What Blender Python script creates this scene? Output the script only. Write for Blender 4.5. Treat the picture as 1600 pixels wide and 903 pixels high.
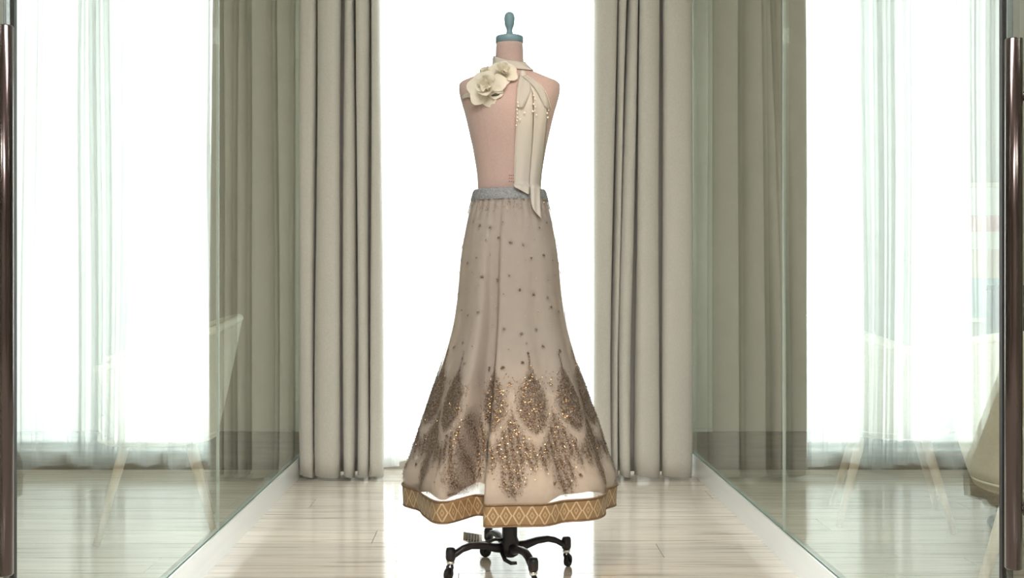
import bpy, math, random
import numpy as np
from mathutils import Vector, Matrix

for o in list(bpy.data.objects):
    bpy.data.objects.remove(o, do_unlink=True)
scene = bpy.context.scene
COL = scene.collection
random.seed(7)
RNG = np.random.default_rng(7)
PI = math.pi

# ------------------------------------------------------------------ camera
cam_d = bpy.data.cameras.new('camera')
cam_d.sensor_width = 36.0
cam_d.lens = 36.0
cam_d.shift_x = 0.020
cam_d.shift_y = -0.009
cam_d.clip_start = 0.02
cam = bpy.data.objects.new('camera', cam_d)
cam.location = (0, 0, 0.9)
cam.rotation_euler = (PI / 2, 0, 0)
COL.objects.link(cam)
scene.camera = cam

# ------------------------------------------------------------------ world, daylight, lamps, exposure
SKY = 8.5
world = bpy.data.worlds.new('overcast_sky')
scene.world = world
world.use_nodes = True
bg = world.node_tree.nodes['Background']
bg.inputs[0].default_value = (0.95, 1.0, 0.985, 1)
bg.inputs[1].default_value = SKY


def add_light(name, kind, loc, energy, color, size=None, rot=(0, 0, 0), **kw):
    d = bpy.data.lights.new(name, kind)
    d.energy = energy
    d.color = color
    if kind == 'AREA':
        d.shape = 'RECTANGLE'
        d.size, d.size_y = size
    for k, v in kw.items():
        setattr(d, k, v)
    o = bpy.data.objects.new(name, d)
    o.location = loc
    o.rotation_euler = rot
    COL.objects.link(o)
    return o


# daylight portal in the window opening (guides sky sampling, adds no light)
portal = add_light('window_portal', 'AREA', (0.03, 4.955, 1.33), 1.0, (1, 1, 1), (1.6, 2.5), (-PI / 2, 0, 0))
portal.data.cycles.is_portal = True
CEIL = 2.72
# panels added as frontal fill, out of view (housings are built further down)
FILL_PANELS = [(0.03, 1.15), (0.03, -0.9)]
FILL_PANEL_W = [48.0, 80.0]
for (px_, py_), e in zip(FILL_PANELS, FILL_PANEL_W):
    add_light('fill_panel_light', 'AREA', (px_, py_, CEIL - 0.035), e, (1.0, 0.965, 0.925), (1.1, 0.5), (0, 0, 0))
# warm spotlights of the track in the shop ceiling, aimed at the display
SPOT_AT = (0.72, 1.35, CEIL - 0.17)
sd = Vector((0.14, 3.08, 1.46)) - Vector(SPOT_AT)
add_light('warm_spotlight', 'SPOT', SPOT_AT, 60.0, (1.0, 0.70, 0.42), None,
          sd.to_track_quat('-Z', 'Y').to_euler(), spot_size=math.radians(8.5), spot_blend=0.8, shadow_soft_size=0.03)
SPOT2_AT = (0.25, 1.35, CEIL - 0.17)
sd2 = Vector((0.08, 2.85, 0.30)) - Vector(SPOT2_AT)
add_light('warm_spotlight', 'SPOT', SPOT2_AT, 230.0, (1.0, 0.70, 0.38), None,
          sd2.to_track_quat('-Z', 'Y').to_euler(), spot_size=math.radians(16), spot_blend=1.0, shadow_soft_size=0.03)

vs = scene.view_settings
vs.view_transform = 'Standard'
vs.look = 'None'
vs.exposure = 0.0
vs.gamma = 1.0
vs.use_curve_mapping = False
cy = scene.cycles
cy.use_denoising = True
cy.max_bounces = 14
cy.diffuse_bounces = 5
cy.glossy_bounces = 6
cy.transmission_bounces = 8
cy.transparent_max_bounces = 24
cy.sample_clamp_indirect = 12.0


# ------------------------------------------------------------------ helpers
def tag(o, label=None, cat=None, group=None, kind=None):
    if label: o['label'] = label
    if cat: o['category'] = cat
    if group: o['group'] = group
    if kind: o['kind'] = kind
    return o


def empty(name, loc=(0, 0, 0), rz=0.0):
    o = bpy.data.objects.new(name, None)
    o.empty_display_size = 0.05
    o.location = loc
    o.rotation_euler = (0, 0, rz)
    COL.objects.link(o)
    return o


def link_mesh(name, me, mat, parent=None, loc=None):
    o = bpy.data.objects.new(name, me)
    if mat is not None and len(me.materials) == 0:
        me.materials.append(mat)
    if loc is not None:
        o.location = loc
    COL.objects.link(o)
    if parent is not None:
        o.parent = parent
    return o


def build(name, verts, faces, mat, parent=None, smooth=False, loc=None):
    me = bpy.data.meshes.new(name)
    me.from_pydata([tuple(map(float, v)) for v in verts], [], [tuple(f) for f in faces])
    me.update()
    if smooth:
        me.polygons.foreach_set('use_smooth', [True] * len(me.polygons))
    return link_mesh(name, me, mat, parent, loc)


def solidify(o, t, offset=0.0):
    m = o.modifiers.new('thickness', 'SOLIDIFY')
    m.thickness = t
    m.offset = offset
    return o


class MB:
    """collects shapes for one mesh"""
    def __init__(s):
        s.v, s.f = [], []

    def add(s, v, f):
        n = len(s.v)
        s.v += [tuple(p) for p in v]
        s.f += [tuple(i + n for i in q) for q in f]
        return s

    def box(s, x0, x1, y0, y1, z0, z1, bev=0.0):
        if bev <= 0:
            v = [(x, y, z) for z in (z0, z1) for y in (y0, y1) for x in (x0, x1)]
            f = [(0, 2, 3, 1), (4, 5, 7, 6), (0, 1, 5, 4), (2, 6, 7, 3), (0, 4, 6, 2), (1, 3, 7, 5)]
            return s.add(v, f)
        # bevelled along z by chamfered corners, both ends chamfered as well
        rings = []
        for z, i in ((z0, bev), (z0 + bev, 0), (z1 - bev, 0), (z1, bev)):
            a, b, c, d = x0 + i, x1 - i, y0 + i, y1 - i
            rings.append([(a + bev, c, z), (b - bev, c, z), (b, c + bev, z), (b, d - bev, z),
                          (b - bev, d, z), (a + bev, d, z), (a, d - bev, z), (a, c + bev, z)])
        return s.loft(rings, True, True)

    def loft(s, rings, cap0=False, cap1=False, closed=True):
        n = len(rings[0])
        v = [p for r in rings for p in r]
        f = []
        for i in range(len(rings) - 1):
            for j in range(n if closed else n - 1):
                k = (j + 1) % n
                f.append((i * n + j, i * n + k, (i + 1) * n + k, (i + 1) * n + j))
        if cap0: f.append(tuple(range(n - 1, -1, -1)))
        if cap1: f.append(tuple((len(rings) - 1) * n + j for j in range(n)))
        return s.add(v, f)

    def lathe(s, prof, n=24, c=(0, 0), cap=True):
        rings = [[(c[0] + r * math.cos(2 * PI * j / n), c[1] + r * math.sin(2 * PI * j / n), z) for j in range(n)] for r, z in prof]
        return s.loft(rings, cap, cap)

    def tube(s, pts, rad, n=10, flat=1.0):
        pts = [Vector(p) for p in pts]
        if not hasattr(rad, '__len__'): rad = [rad] * len(pts)
        rings = []
        up = Vector((0, 0, 1))
        for i, p in enumerate(pts):
            t = (pts[min(i + 1, len(pts) - 1)] - pts[max(i - 1, 0)]).normalized()
            a = up.cross(t)
            if a.length < 1e-3: a = Vector((1, 0, 0)).cross(t)
            a.normalize()
            b = t.cross(a)
            rings.append([p + a * math.cos(2 * PI * j / n) * rad[i] + b * math.sin(2 * PI * j / n) * rad[i] * flat for j in range(n)])
        return s.loft(rings, True, True)

    def sphere(s, c, r, n=10, m=7, sc=(1, 1, 1)):
        rings = []
        for i in range(m + 1):
            t = PI * i / m
            rr = max(math.sin(t), 0.02) * r
            rings.append([(c[0] + sc[0] * rr * math.cos(2 * PI * j / n), c[1] + sc[1] * rr * math.sin(2 * PI * j / n), c[2] - sc[2] * r * math.cos(t)) for j in range(n)])
        return s.loft(rings, True, True)

    def build(s, name, mat, parent=None, smooth=False, loc=None):
        return build(name, s.v, s.f, mat, parent, smooth, loc)


def grid_faces(nu, nv, closed=False):
    f = []
    for i in range(nv - 1):
        for j in range(nu if closed else nu - 1):
            k = (j + 1) % nu
            f.append((i * nu + j, i * nu + k, (i + 1) * nu + k, (i + 1) * nu + j))
    return f


def spline(xs, ys, x):
    """monotone cubic (PCHIP-like) interpolation, vectorised"""
    xs, ys = np.asarray(xs, float), np.asarray(ys, float)
    h = np.diff(xs); d = np.diff(ys) / h
    m = np.zeros_like(xs)
    m[0], m[-1] = d[0], d[-1]
    for i in range(1, len(xs) - 1):
        if d[i - 1] * d[i] > 0:
            w1, w2 = 2 * h[i] + h[i - 1], h[i] + 2 * h[i - 1]
            m[i] = (w1 + w2) / (w1 / d[i - 1] + w2 / d[i])
    x = np.clip(np.asarray(x, float), xs[0], xs[-1])
    k = np.clip(np.searchsorted(xs, x) - 1, 0, len(xs) - 2)
    t = (x - xs[k]) / h[k]
    return ((2 * t**3 - 3 * t**2 + 1) * ys[k] + (t**3 - 2 * t**2 + t) * h[k] * m[k]
            + (-2 * t**3 + 3 * t**2) * ys[k + 1] + (t**3 - t**2) * h[k] * m[k + 1])


# ------------------------------------------------------------------ materials
def newmat(name):
    m = bpy.data.materials.new(name)
    m.use_nodes = True
    nt = m.node_tree
    return m, nt, nt.nodes['Principled BSDF'], nt.nodes['Material Output']


def pbr(name, col, rough=0.5, metal=0.0, noise=0.0, scale=40.0, bump=0.0, stretch=(1, 1, 1), sheen=0.0, spec=0.5):
    m, nt, b, out = newmat(name)
    b.inputs['Base Color'].default_value = (*col, 1)
    b.inputs['Roughness'].default_value = rough
    b.inputs['Metallic'].default_value = metal
    b.inputs['Specular IOR Level'].default_value = spec
    if sheen: b.inputs['Sheen Weight'].default_value = sheen
    if noise or bump:
        tc = nt.nodes.new('ShaderNodeTexCoord')
        mp = nt.nodes.new('ShaderNodeMapping')
        mp.inputs['Scale'].default_value = stretch
        nz = nt.nodes.new('ShaderNodeTexNoise')
        nz.inputs['Scale'].default_value = scale
        nz.inputs['Detail'].default_value = 4
        nt.links.new(tc.outputs['Object'], mp.inputs[0])
        nt.links.new(mp.outputs[0], nz.inputs['Vector'])
        if noise:
            mr = nt.nodes.new('ShaderNodeMapRange')
            mr.inputs[1].default_value = 0.3; mr.inputs[2].default_value = 0.7
            mr.inputs[3].default_value = 1 - noise; mr.inputs[4].default_value = 1 + noise
            mx = nt.nodes.new('ShaderNodeMix'); mx.data_type = 'RGBA'; mx.blend_type = 'MULTIPLY'
            mx.inputs[0].default_value = 1
            mx.inputs[6].default_value = (*col, 1)
            nt.links.new(nz.outputs[0], mr.inputs[0])
            nt.links.new(mr.outputs[0], mx.inputs[7])
            nt.links.new(mx.outputs[2], b.inputs['Base Color'])
        if bump:
            bp = nt.nodes.new('ShaderNodeBump')
            bp.inputs['Strength'].default_value = bump
            bp.inputs['Distance'].default_value = 0.002
            nt.links.new(nz.outputs[0], bp.inputs['Height'])
            nt.links.new(bp.outputs[0], b.inputs['Normal'])
    return m


def pane_glass(name, tint, ior=1.52):
    """flat sheet glass: Fresnel reflection on each face, straight transmission"""
    m, nt, b, out = newmat(name)
    nt.nodes.remove(b)
    geo = nt.nodes.new('ShaderNodeNewGeometry')
    mr = nt.nodes.new('ShaderNodeMapRange')
    mr.inputs[3].default_value = ior; mr.inputs[4].default_value = 1 / ior
    fr = nt.nodes.new('ShaderNodeFresnel')
    nt.links.new(geo.outputs['Backfacing'], mr.inputs[0])
    nt.links.new(mr.outputs[0], fr.inputs['IOR'])
    tr = nt.nodes.new('ShaderNodeBsdfTransparent')
    tr.inputs[0].default_value = (*tint, 1)
    gl = nt.nodes.new('ShaderNodeBsdfGlossy')
    gl.inputs['Color'].default_value = (0.95, 1.0, 0.97, 1)
    gl.inputs['Roughness'].default_value = 0.0
    mx = nt.nodes.new('ShaderNodeMixShader')
    nt.links.new(fr.outputs[0], mx.inputs[0])
    nt.links.new(tr.outputs[0], mx.inputs[1])
    nt.links.new(gl.outputs[0], mx.inputs[2])
    nt.links.new(mx.outputs[0], out.inputs[0])
    return m


def cloth(name, col, opaque=1.0, transl=0.5, tcol=None, rough=0.9, attr=None, acol=None, amix=0.8, aopaque=None, weave=0.0):
    """thin fabric: diffuse + translucent, with an open-weave transparent share; attr = embroidery mask"""
    m, nt, b, out = newmat(name)
    nt.nodes.remove(b)
    df = nt.nodes.new('ShaderNodeBsdfDiffuse')
    tl = nt.nodes.new('ShaderNodeBsdfTranslucent')
    df.inputs[0].default_value = (*col, 1)
    tl.inputs[0].default_value = (*(tcol or col), 1)
    mx = nt.nodes.new('ShaderNodeMixShader'); mx.inputs[0].default_value = transl
    nt.links.new(df.outputs[0], mx.inputs[1]); nt.links.new(tl.outputs[0], mx.inputs[2])
    tr = nt.nodes.new('ShaderNodeBsdfTransparent')
    m2 = nt.nodes.new('ShaderNodeMixShader'); m2.inputs[0].default_value = opaque
    nt.links.new(tr.outputs[0], m2.inputs[1]); nt.links.new(mx.outputs[0], m2.inputs[2])
    nt.links.new(m2.outputs[0], out.inputs[0])
    if attr:
        at = nt.nodes.new('ShaderNodeAttribute'); at.attribute_name = attr
        tc = nt.nodes.new('ShaderNodeTexCoord')
        nz = nt.nodes.new('ShaderNodeTexNoise'); nz.inputs['Scale'].default_value = 210; nz.inputs['Detail'].default_value = 2
        nt.links.new(tc.outputs['Object'], nz.inputs['Vector'])
        mr = nt.nodes.new('ShaderNodeMapRange'); mr.inputs[1].default_value = 0.35; mr.inputs[2].default_value = 0.65
        mr.inputs[3].default_value = 0.55; mr.inputs[4].default_value = 1.0
        nt.links.new(nz.outputs[0], mr.inputs[0])
        mu = nt.nodes.new('ShaderNodeMath'); mu.operation = 'MULTIPLY'
        nt.links.new(at.outputs['Fac'], mu.inputs[0]); nt.links.new(mr.outputs[0], mu.inputs[1])
        mu2 = nt.nodes.new('ShaderNodeMath'); mu2.operation = 'MULTIPLY'; mu2.inputs[1].default_value = amix
        nt.links.new(mu.outputs[0], mu2.inputs[0])
        for sh, c0 in ((df, col), (tl, tcol or col)):
            mc = nt.nodes.new('ShaderNodeMix'); mc.data_type = 'RGBA'
            mc.inputs[6].default_value = (*c0, 1); mc.inputs[7].default_value = (*acol, 1)
            nt.links.new(mu2.outputs[0], mc.inputs[0])
            nt.links.new(mc.outputs[2], sh.inputs[0])
        mo = nt.nodes.new('ShaderNodeMapRange')
        mo.inputs[3].default_value = opaque; mo.inputs[4].default_value = aopaque
        nt.links.new(at.outputs['Fac'], mo.inputs[0]); nt.links.new(mo.outputs[0], m2.inputs[0])
    return m


def wood_plank():
    m, nt, b, out = newmat('pale_oak_plank')
    tc = nt.nodes.new('ShaderNodeTexCoord')
    oi = nt.nodes.new('ShaderNodeObjectInfo')
    sc = nt.nodes.new('ShaderNodeVectorMath'); sc.operation = 'SCALE'; sc.inputs['Scale'].default_value = 37.0
    cb = nt.nodes.new('ShaderNodeCombineXYZ')
    for i in range(3): nt.links.new(oi.outputs['Random'], cb.inputs[i])
    nt.links.new(cb.outputs[0], sc.inputs[0])
    ad = nt.nodes.new('ShaderNodeVectorMath'); ad.operation = 'ADD'
    nt.links.new(tc.outputs['Object'], ad.inputs[0]); nt.links.new(sc.outputs[0], ad.inputs[1])
    mp = nt.nodes.new('ShaderNodeMapping'); mp.inputs['Scale'].default_value = (0.9, 22, 1)
    nt.links.new(ad.outputs[0], mp.inputs[0])
    nz = nt.nodes.new('ShaderNodeTexNoise'); nz.inputs['Scale'].default_value = 2.2; nz.inputs['Detail'].default_value = 7; nz.inputs['Roughness'].default_value = 0.62
    nz.inputs['Distortion'].default_value = 0.6
    nt.links.new(mp.outputs[0], nz.inputs['Vector'])
    rp = nt.nodes.new('ShaderNodeValToRGB')
    e = rp.color_ramp.elements
    e[0].position = 0.30; e[0].color = (0.42, 0.36, 0.295, 1)
    e[1].position = 0.62; e[1].color = (0.76, 0.70, 0.62, 1)
    k = rp.color_ramp.elements.new(0.45); k.color = (0.68, 0.61, 0.53, 1)
    nt.links.new(nz.outputs[0], rp.inputs[0])
    hs = nt.nodes.new('ShaderNodeHueSaturation')
    mr = nt.nodes.new('ShaderNodeMapRange'); mr.inputs[3].default_value = 0.88; mr.inputs[4].default_value = 1.1
    nt.links.new(oi.outputs['Random'], mr.inputs[0]); nt.links.new(mr.outputs[0], hs.inputs['Value'])
    nt.links.new(rp.outputs[0], hs.inputs['Color'])
    nt.links.new(hs.outputs[0], b.inputs['Base Color'])
    b.inputs['Roughness'].default_value = 0.11
    b.inputs['Specular IOR Level'].default_value = 0.5
    return m


def brown_wood(name, dark, light, scale=(1, 1, 14), rough=0.45):
    m, nt, b, out = newmat(name)
    tc = nt.nodes.new('ShaderNodeTexCoord')
    mp = nt.nodes.new('ShaderNodeMapping'); mp.inputs['Scale'].default_value = scale
    nt.links.new(tc.outputs['Object'], mp.inputs[0])
    nz = nt.nodes.new('ShaderNodeTexNoise'); nz.inputs['Scale'].default_value = 4; nz.inputs['Detail'].default_value = 6
    nt.links.new(mp.outputs[0], nz.inputs['Vector'])
    rp = nt.nodes.new('ShaderNodeValToRGB')
    rp.color_ramp.elements[0].position = 0.35; rp.color_ramp.elements[0].color = (*dark, 1)
    rp.color_ramp.elements[1].position = 0.66; rp.color_ramp.elements[1].color = (*light, 1)
    nt.links.new(nz.outputs[0], rp.inputs[0])
    nt.links.new(rp.outputs[0], b.inputs['Base Color'])
    b.inputs['Roughness'].default_value = rough
    return m


def border_mat():
    """gold brocade hem border with a light diamond lattice, from the UV map"""
    m, nt, b, out = newmat('gold_brocade')
    uv = nt.nodes.new('ShaderNodeUVMap')
    sp = nt.nodes.new('ShaderNodeSeparateXYZ')
    nt.links.new(uv.outputs[0], sp.inputs[0])

    def math_(op, a, bb=None, c=None):
        n = nt.nodes.new('ShaderNodeMath'); n.operation = op
        for i, q in enumerate((a, bb, c)):
            if q is None: continue
            if isinstance(q, (int, float)): n.inputs[i].default_value = q
            else: nt.links.new(q, n.inputs[i])
        return n.outputs[0]
    u, v = sp.outputs[0], sp.outputs[1]
    # diamonds: |frac(u)-.5| + |v-.5|
    a = math_('ABSOLUTE', math_('SUBTRACT', math_('FRACT', u), 0.5))
    c = math_('ABSOLUTE', math_('SUBTRACT', v, 0.5))
    s = math_('ADD', a, math_('MULTIPLY', c, 1.0))
    line = math_('LESS_THAN', math_('ABSOLUTE', math_('SUBTRACT', s, 0.44)), 0.065)
    dot = math_('LESS_THAN', math_('ABSOLUTE', math_('SUBTRACT', s, 0.14)), 0.045)
    edge = math_('GREATER_THAN', c, 0.43)
    pat = math_('MAXIMUM', line, math_('MULTIPLY', dot, 0.7))
    tc = nt.nodes.new('ShaderNodeTexCoord')
    nz = nt.nodes.new('ShaderNodeTexNoise'); nz.inputs['Scale'].default_value = 300; nz.inputs['Detail'].default_value = 2
    nt.links.new(tc.outputs['Object'], nz.inputs['Vector'])
    pat = math_('MULTIPLY', pat, math_('ADD', nz.outputs[0], 0.25))
    mx = nt.nodes.new('ShaderNodeMix'); mx.data_type = 'RGBA'
    mx.inputs[6].default_value = (0.235, 0.155, 0.08, 1); mx.inputs[7].default_value = (0.52, 0.41, 0.27, 1)
    nt.links.new(pat, mx.inputs[0])
    m2 = nt.nodes.new('ShaderNodeMix'); m2.data_type = 'RGBA'
    m2.inputs[7].default_value = (0.20, 0.125, 0.07, 1)
    nt.links.new(mx.outputs[2], m2.inputs[6]); nt.links.new(edge, m2.inputs[0])
    nt.links.new(m2.outputs[2], b.inputs['Base Color'])
    b.inputs['Roughness'].default_value = 0.5
    bp = nt.nodes.new('ShaderNodeBump'); bp.inputs['Strength'].default_value = 0.6; bp.inputs['Distance'].default_value = 0.002
    nt.links.new(pat, bp.inputs['Height']); nt.links.new(bp.outputs[0], b.inputs['Normal'])
    return m


def print_mat():
    """pale framed print: light ground, red roof shape, peach band, blue-grey lower field"""
    m, nt, b, out = newmat('pale_print')
    tc = nt.nodes.new('ShaderNodeTexCoord')
    sp = nt.nodes.new('ShaderNodeSeparateXYZ')
    nt.links.new(tc.outputs['Generated'], sp.inputs[0])
    rp = nt.nodes.new('ShaderNodeValToRGB'); rp.color_ramp.interpolation = 'CONSTANT'
    e = rp.color_ramp.elements
    e[0].position = 0; e[0].color = (0.30, 0.40, 0.44, 1)
    e[1].position = 0.30; e[1].color = (0.72, 0.52, 0.40, 1)
    for p, c in ((0.52, (0.82, 0.80, 0.76, 1)), (0.66, (0.75, 0.30, 0.32, 1)), (0.78, (0.86, 0.88, 0.88, 1))):
        k = e.new(p); k.color = c
    nt.links.new(sp.outputs[2], rp.inputs[0])
    nt.links.new(rp.outputs[0], b.inputs['Base Color'])
    b.inputs['Roughness'].default_value = 0.6
    return m


M = {}
M['plank'] = wood_plank()
M['subfloor'] = pbr('subfloor', (0.12, 0.09, 0.06), 0.7, noise=0.2, scale=8)
M['ceil'] = pbr('ceiling_paint', (0.78, 0.77, 0.74), 0.9, noise=0.03, scale=15)
M['wall'] = pbr('taupe_wall_paint', (0.46, 0.41, 0.36), 0.85, noise=0.05, scale=12)
M['wall_light'] = pbr('cream_wall_paint', (0.66, 0.62, 0.55), 0.85, noise=0.05, scale=12)
M['white_trim'] = pbr('pale_trim_paint', (0.78, 0.80, 0.75), 0.5, noise=0.02, scale=20)
M['baseboard'] = brown_wood('dark_brown_baseboard', (0.055, 0.035, 0.02), (0.16, 0.10, 0.06), (1, 1, 16))
M['frame'] = pbr('window_frame_paint', (0.75, 0.76, 0.75), 0.4, noise=0.02)
M['glass'] = pane_glass('green_tint_sheet_glass', (0.955, 0.985, 0.965))
M['wglass'] = pane_glass('window_glass', (0.99, 0.995, 0.99))
M['seal'] = pbr('clear_silicone_seal', (0.50, 0.55, 0.53), 0.25, noise=0.05)
M['gasket'] = pbr('black_rubber_gasket', (0.008, 0.008, 0.009), 0.5, noise=0.1)
M['track'] = pbr('satin_aluminium', (0.86, 0.88, 0.88), 0.25, metal=0.35, noise=0.03, scale=30, stretch=(1, 0.05, 1))
M['bronze'] = pbr('dark_bronze_tube', (0.05, 0.033, 0.032), 0.2, metal=1.0, noise=0.12, scale=25, stretch=(1, 1, 0.05))
M['drape'] = pbr('greige_blackout_drape', (0.62, 0.60, 0.555), 0.85, noise=0.05, scale=160, bump=0.12, sheen=0.15)
M['sheer'] = cloth('white_sheer_voile', (0.86, 0.88, 0.88), opaque=0.70, transl=0.72)
M['rail'] = pbr('white_curtain_rail', (0.7, 0.7, 0.68), 0.4, noise=0.03)
M['linen'] = pbr('blush_linen_cover', (0.46, 0.335, 0.305), 0.85, noise=0.06, scale=260, bump=0.15, sheen=0.3)
M['cap'] = pbr('hazed_cap_paint', (0.17, 0.28, 0.33), 0.4, noise=0.05)  # backlight haze is put into this colour, making cap and finial paler and bluer
M['iron'] = pbr('black_cast_iron', (0.012, 0.011, 0.018), 0.33, noise=0.15, scale=60, bump=0.05)
M['chrome'] = pbr('chrome', (0.8, 0.82, 0.83), 0.1, metal=1.0, noise=0.02)
M['rubber'] = pbr('black_caster_wheel', (0.012, 0.012, 0.014), 0.4, noise=0.1)
M['dash'] = pbr('dark_red_print', (0.28, 0.07, 0.06), 0.7, noise=0.1)
M['net'] = cloth('beige_tulle', (0.60, 0.555, 0.535), opaque=0.42, transl=0.35, attr='embroidery', acol=(0.075, 0.045, 0.028), amix=1.0, aopaque=0.95)
M['lining'] = cloth('cream_satin_lining', (0.56, 0.505, 0.455), opaque=1.0, transl=0.40, tcol=(0.72, 0.56, 0.35))
M['brocade'] = border_mat()
M['piping'] = pbr('brown_piping', (0.17, 0.105, 0.06), 0.6, noise=0.2, scale=200)
M['band'] = pbr('grey_blue_waistband', (0.235, 0.25, 0.27), 0.7, noise=0.35, scale=220, bump=0.3)
M['sequin'] = pbr('bronze_sequin', (0.27, 0.17, 0.09), 0.3, metal=0.9, noise=0.45, scale=420)
M['rhine'] = pbr('bright_rhinestone', (0.95, 0.88, 0.76), 0.12, metal=0.7, noise=0.05)
M['organza'] = cloth('ivory_organza', (0.74, 0.71, 0.67), opaque=0.70, transl=0.35)
M['satin'] = cloth('ivory_satin_ribbon', (0.74, 0.70, 0.645), opaque=0.95, transl=0.30)
M['petal'] = cloth('cream_silk_petal', (0.84, 0.80, 0.70), opaque=1.0, transl=0.30)
M['leaf'] = pbr('dark_green_leaf', (0.05, 0.06, 0.035), 0.6, noise=0.2)
M['pearl'] = pbr('pearl', (0.93, 0.86, 0.74), 0.15, noise=0.02, spec=0.8)
M['shell'] = pbr('cream_leather_shell', (0.62, 0.55, 0.46), 0.55, noise=0.05, scale=90, bump=0.08)
M['rim'] = pbr('pale_rim_piping', (0.80, 0.75, 0.65), 0.5, noise=0.03)
M['inner'] = pbr('tan_leather_lining', (0.55, 0.36, 0.18), 0.55, noise=0.06, scale=60)
M['legwood'] = brown_wood('pale_ash_leg', (0.48, 0.37, 0.27), (0.62, 0.50, 0.39), (8, 8, 1))
M['black'] = pbr('black_plastic', (0.012, 0.012, 0.013), 0.35, noise=0.1)
M['redpad'] = pbr('dark_seat_fabric', (0.05, 0.035, 0.035), 0.85, noise=0.2, scale=150)
M['print'] = print_mat()
M['pframe'] = pbr('pale_wood_frame', (0.72, 0.66, 0.58), 0.5, noise=0.08, scale=40)

for n_ in M['bronze'].node_tree.nodes:
    if n_.type == 'BSDF_PRINCIPLED':
        n_.inputs['Coat Weight'].default_value = 1.0
        n_.inputs['Coat Roughness'].default_value = 0.12


def emit(name, col, s):
    m, nt, b, out = newmat(name)
    b.inputs['Base Color'].default_value = (0.8, 0.8, 0.8, 1)
    b.inputs['Emission Color'].default_value = (*col, 1)
    b.inputs['Emission Strength'].default_value = s
    return m


M['diffuser'] = emit('fill_panel_glow', (1, 0.95, 0.88), 4.0)  # glowing face of the added fill panels

# ------------------------------------------------------------------ the setting
XL, XR = -0.885, 0.946            # glass planes
YB = 4.87                         # back wall face
XO = 3.3
YF = -2.6


def struct(name, mb, mat, parent=None):
    o = mb.build(name, mat, parent)
    if parent is None: o['kind'] = 'structure'
    return o


floor = struct('floor', MB().box(-XO, XO, YF, YB + 0.2, -0.10, -0.012), M['subfloor'])
floor['label'] = 'pale oak plank floor running across the room'
PW, PLN = 0.178, 2.60
plank_mb = MB().box(-PLN / 2 + 0.001, PLN / 2 - 0.001, -PW / 2 + 0.001, PW / 2 - 0.001, -0.012, 0.0)
pm = bpy.data.meshes.new('plank')
pm.from_pydata(plank_mb.v, [], plank_mb.f)
pm.materials.append(M['plank'])
row = 0
y = YB - PW / 2 + 0.05
while y > 2.45:
    off = (row * 0.97) % PLN
    x = -XO - PLN + off
    while x < XO:
        if x + PLN / 2 > -XO + 0.35 and x - PLN / 2 < XO - 0.35:
            link_mesh('plank', pm, None, floor, (x, y, 0))
        x += PLN
    y -= PW
    row += 1
rest = MB().box(-XO, XO, YF, y + PW / 2 - 0.001, -0.012, 0.0).build('plank_field', M['plank'], floor)
rest['kind'] = 'stuff'

struct('ceiling', MB().box(-XO, XO, YF, YB + 0.2, CEIL, CEIL + 0.1), M['ceil'])
struct('wall_outer_left', MB().box(-XO - 0.1, -XO, YF, YB + 0.2, 0, CEIL), M['wall_light'])
struct('wall_outer_right', MB().box(XO, XO + 0.1, YF, YB + 0.2, 0, CEIL), M['wall_light'])
struct('wall_front', MB().box(-XO, XO, YF - 0.1, YF, 0, CEIL), M['wall_light'])
WX0, WX1, WZ0, WZ1 = -0.76, 0.80, 0.075, 2.58
bw = MB()
bw.box(-XO, WX0, YB, YB + 0.2, 0, CEIL)
bw.box(WX1, XO, YB, YB + 0.2, 0, CEIL)
bw.box(WX0, WX1, YB, YB + 0.2, 0, WZ0)
bw.box(WX0, WX1, YB, YB + 0.2, WZ1, CEIL)
struct('wall_back', bw, M['wall'])
struct('baseboard_left', MB().box(-XO, XL - 0.03, YB - 0.018, YB, 0.0, 0.172).box(-XO, XL - 0.03, YB - 0.022, YB, 0.172, 0.180), M['baseboard'])
struct('baseboard_right', MB().box(XR + 0.03, XO, YB - 0.018, YB, 0.0, 0.172).box(XR + 0.03, XO, YB - 0.022, YB, 0.172, 0.180), M['baseboard'])
t1 = struct('trim_1', MB().box(XR + 0.022, 1.045, YB - 0.024, YB, 0.196, CEIL), M['white_trim'])
MB().box(XR + 0.008, XR + 0.021, YB - 0.034, YB, 0.182, CEIL).box(XR + 0.022, 1.045, YB - 0.034, YB, 0.182, 0.195).build('trim_bead', M['frame'], t1)
struct('trim_2', MB().box(-0.925, XL - 0.010, YB - 0.03, YB, 0.182, CEIL), M['white_trim'])

# window: frame, mullions, panes
win = empty('window_1', (0, 0, 0)); tag(win, kind='structure')
win['label'] = 'tall bright window behind the sheer curtain'
fr = MB()
fy0, fy1 = YB + 0.10, YB + 0.15
fr.box(WX0, WX1, fy0, fy1, WZ0, WZ0 + 0.035); fr.box(WX0, WX1, fy0, fy1, WZ1 - 0.05, WZ1)
fr.box(WX0, WX0 + 0.05, fy0, fy1, WZ0 + 0.05, WZ1 - 0.05); fr.box(WX1 - 0.05, WX1, fy0, fy1, WZ0 + 0.05, WZ1 - 0.05)
fr.build('window_frame', M['frame'], win)
MB().box(WX0 + 0.05, WX1 - 0.05, fy0 + 0.02, fy0 + 0.026, WZ0 + 0.035, WZ1 - 0.05).build('window_pane', M['wglass'], win)
MB().box(WX0, WX1, YB + 0.001, YB + 0.10, WZ0 + 0.0005, WZ0 + 0.012).build('window_sill', M['frame'], win)

# glass partitions of the corridor
JOINTS = [4.865, 3.31, 1.885]


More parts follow.
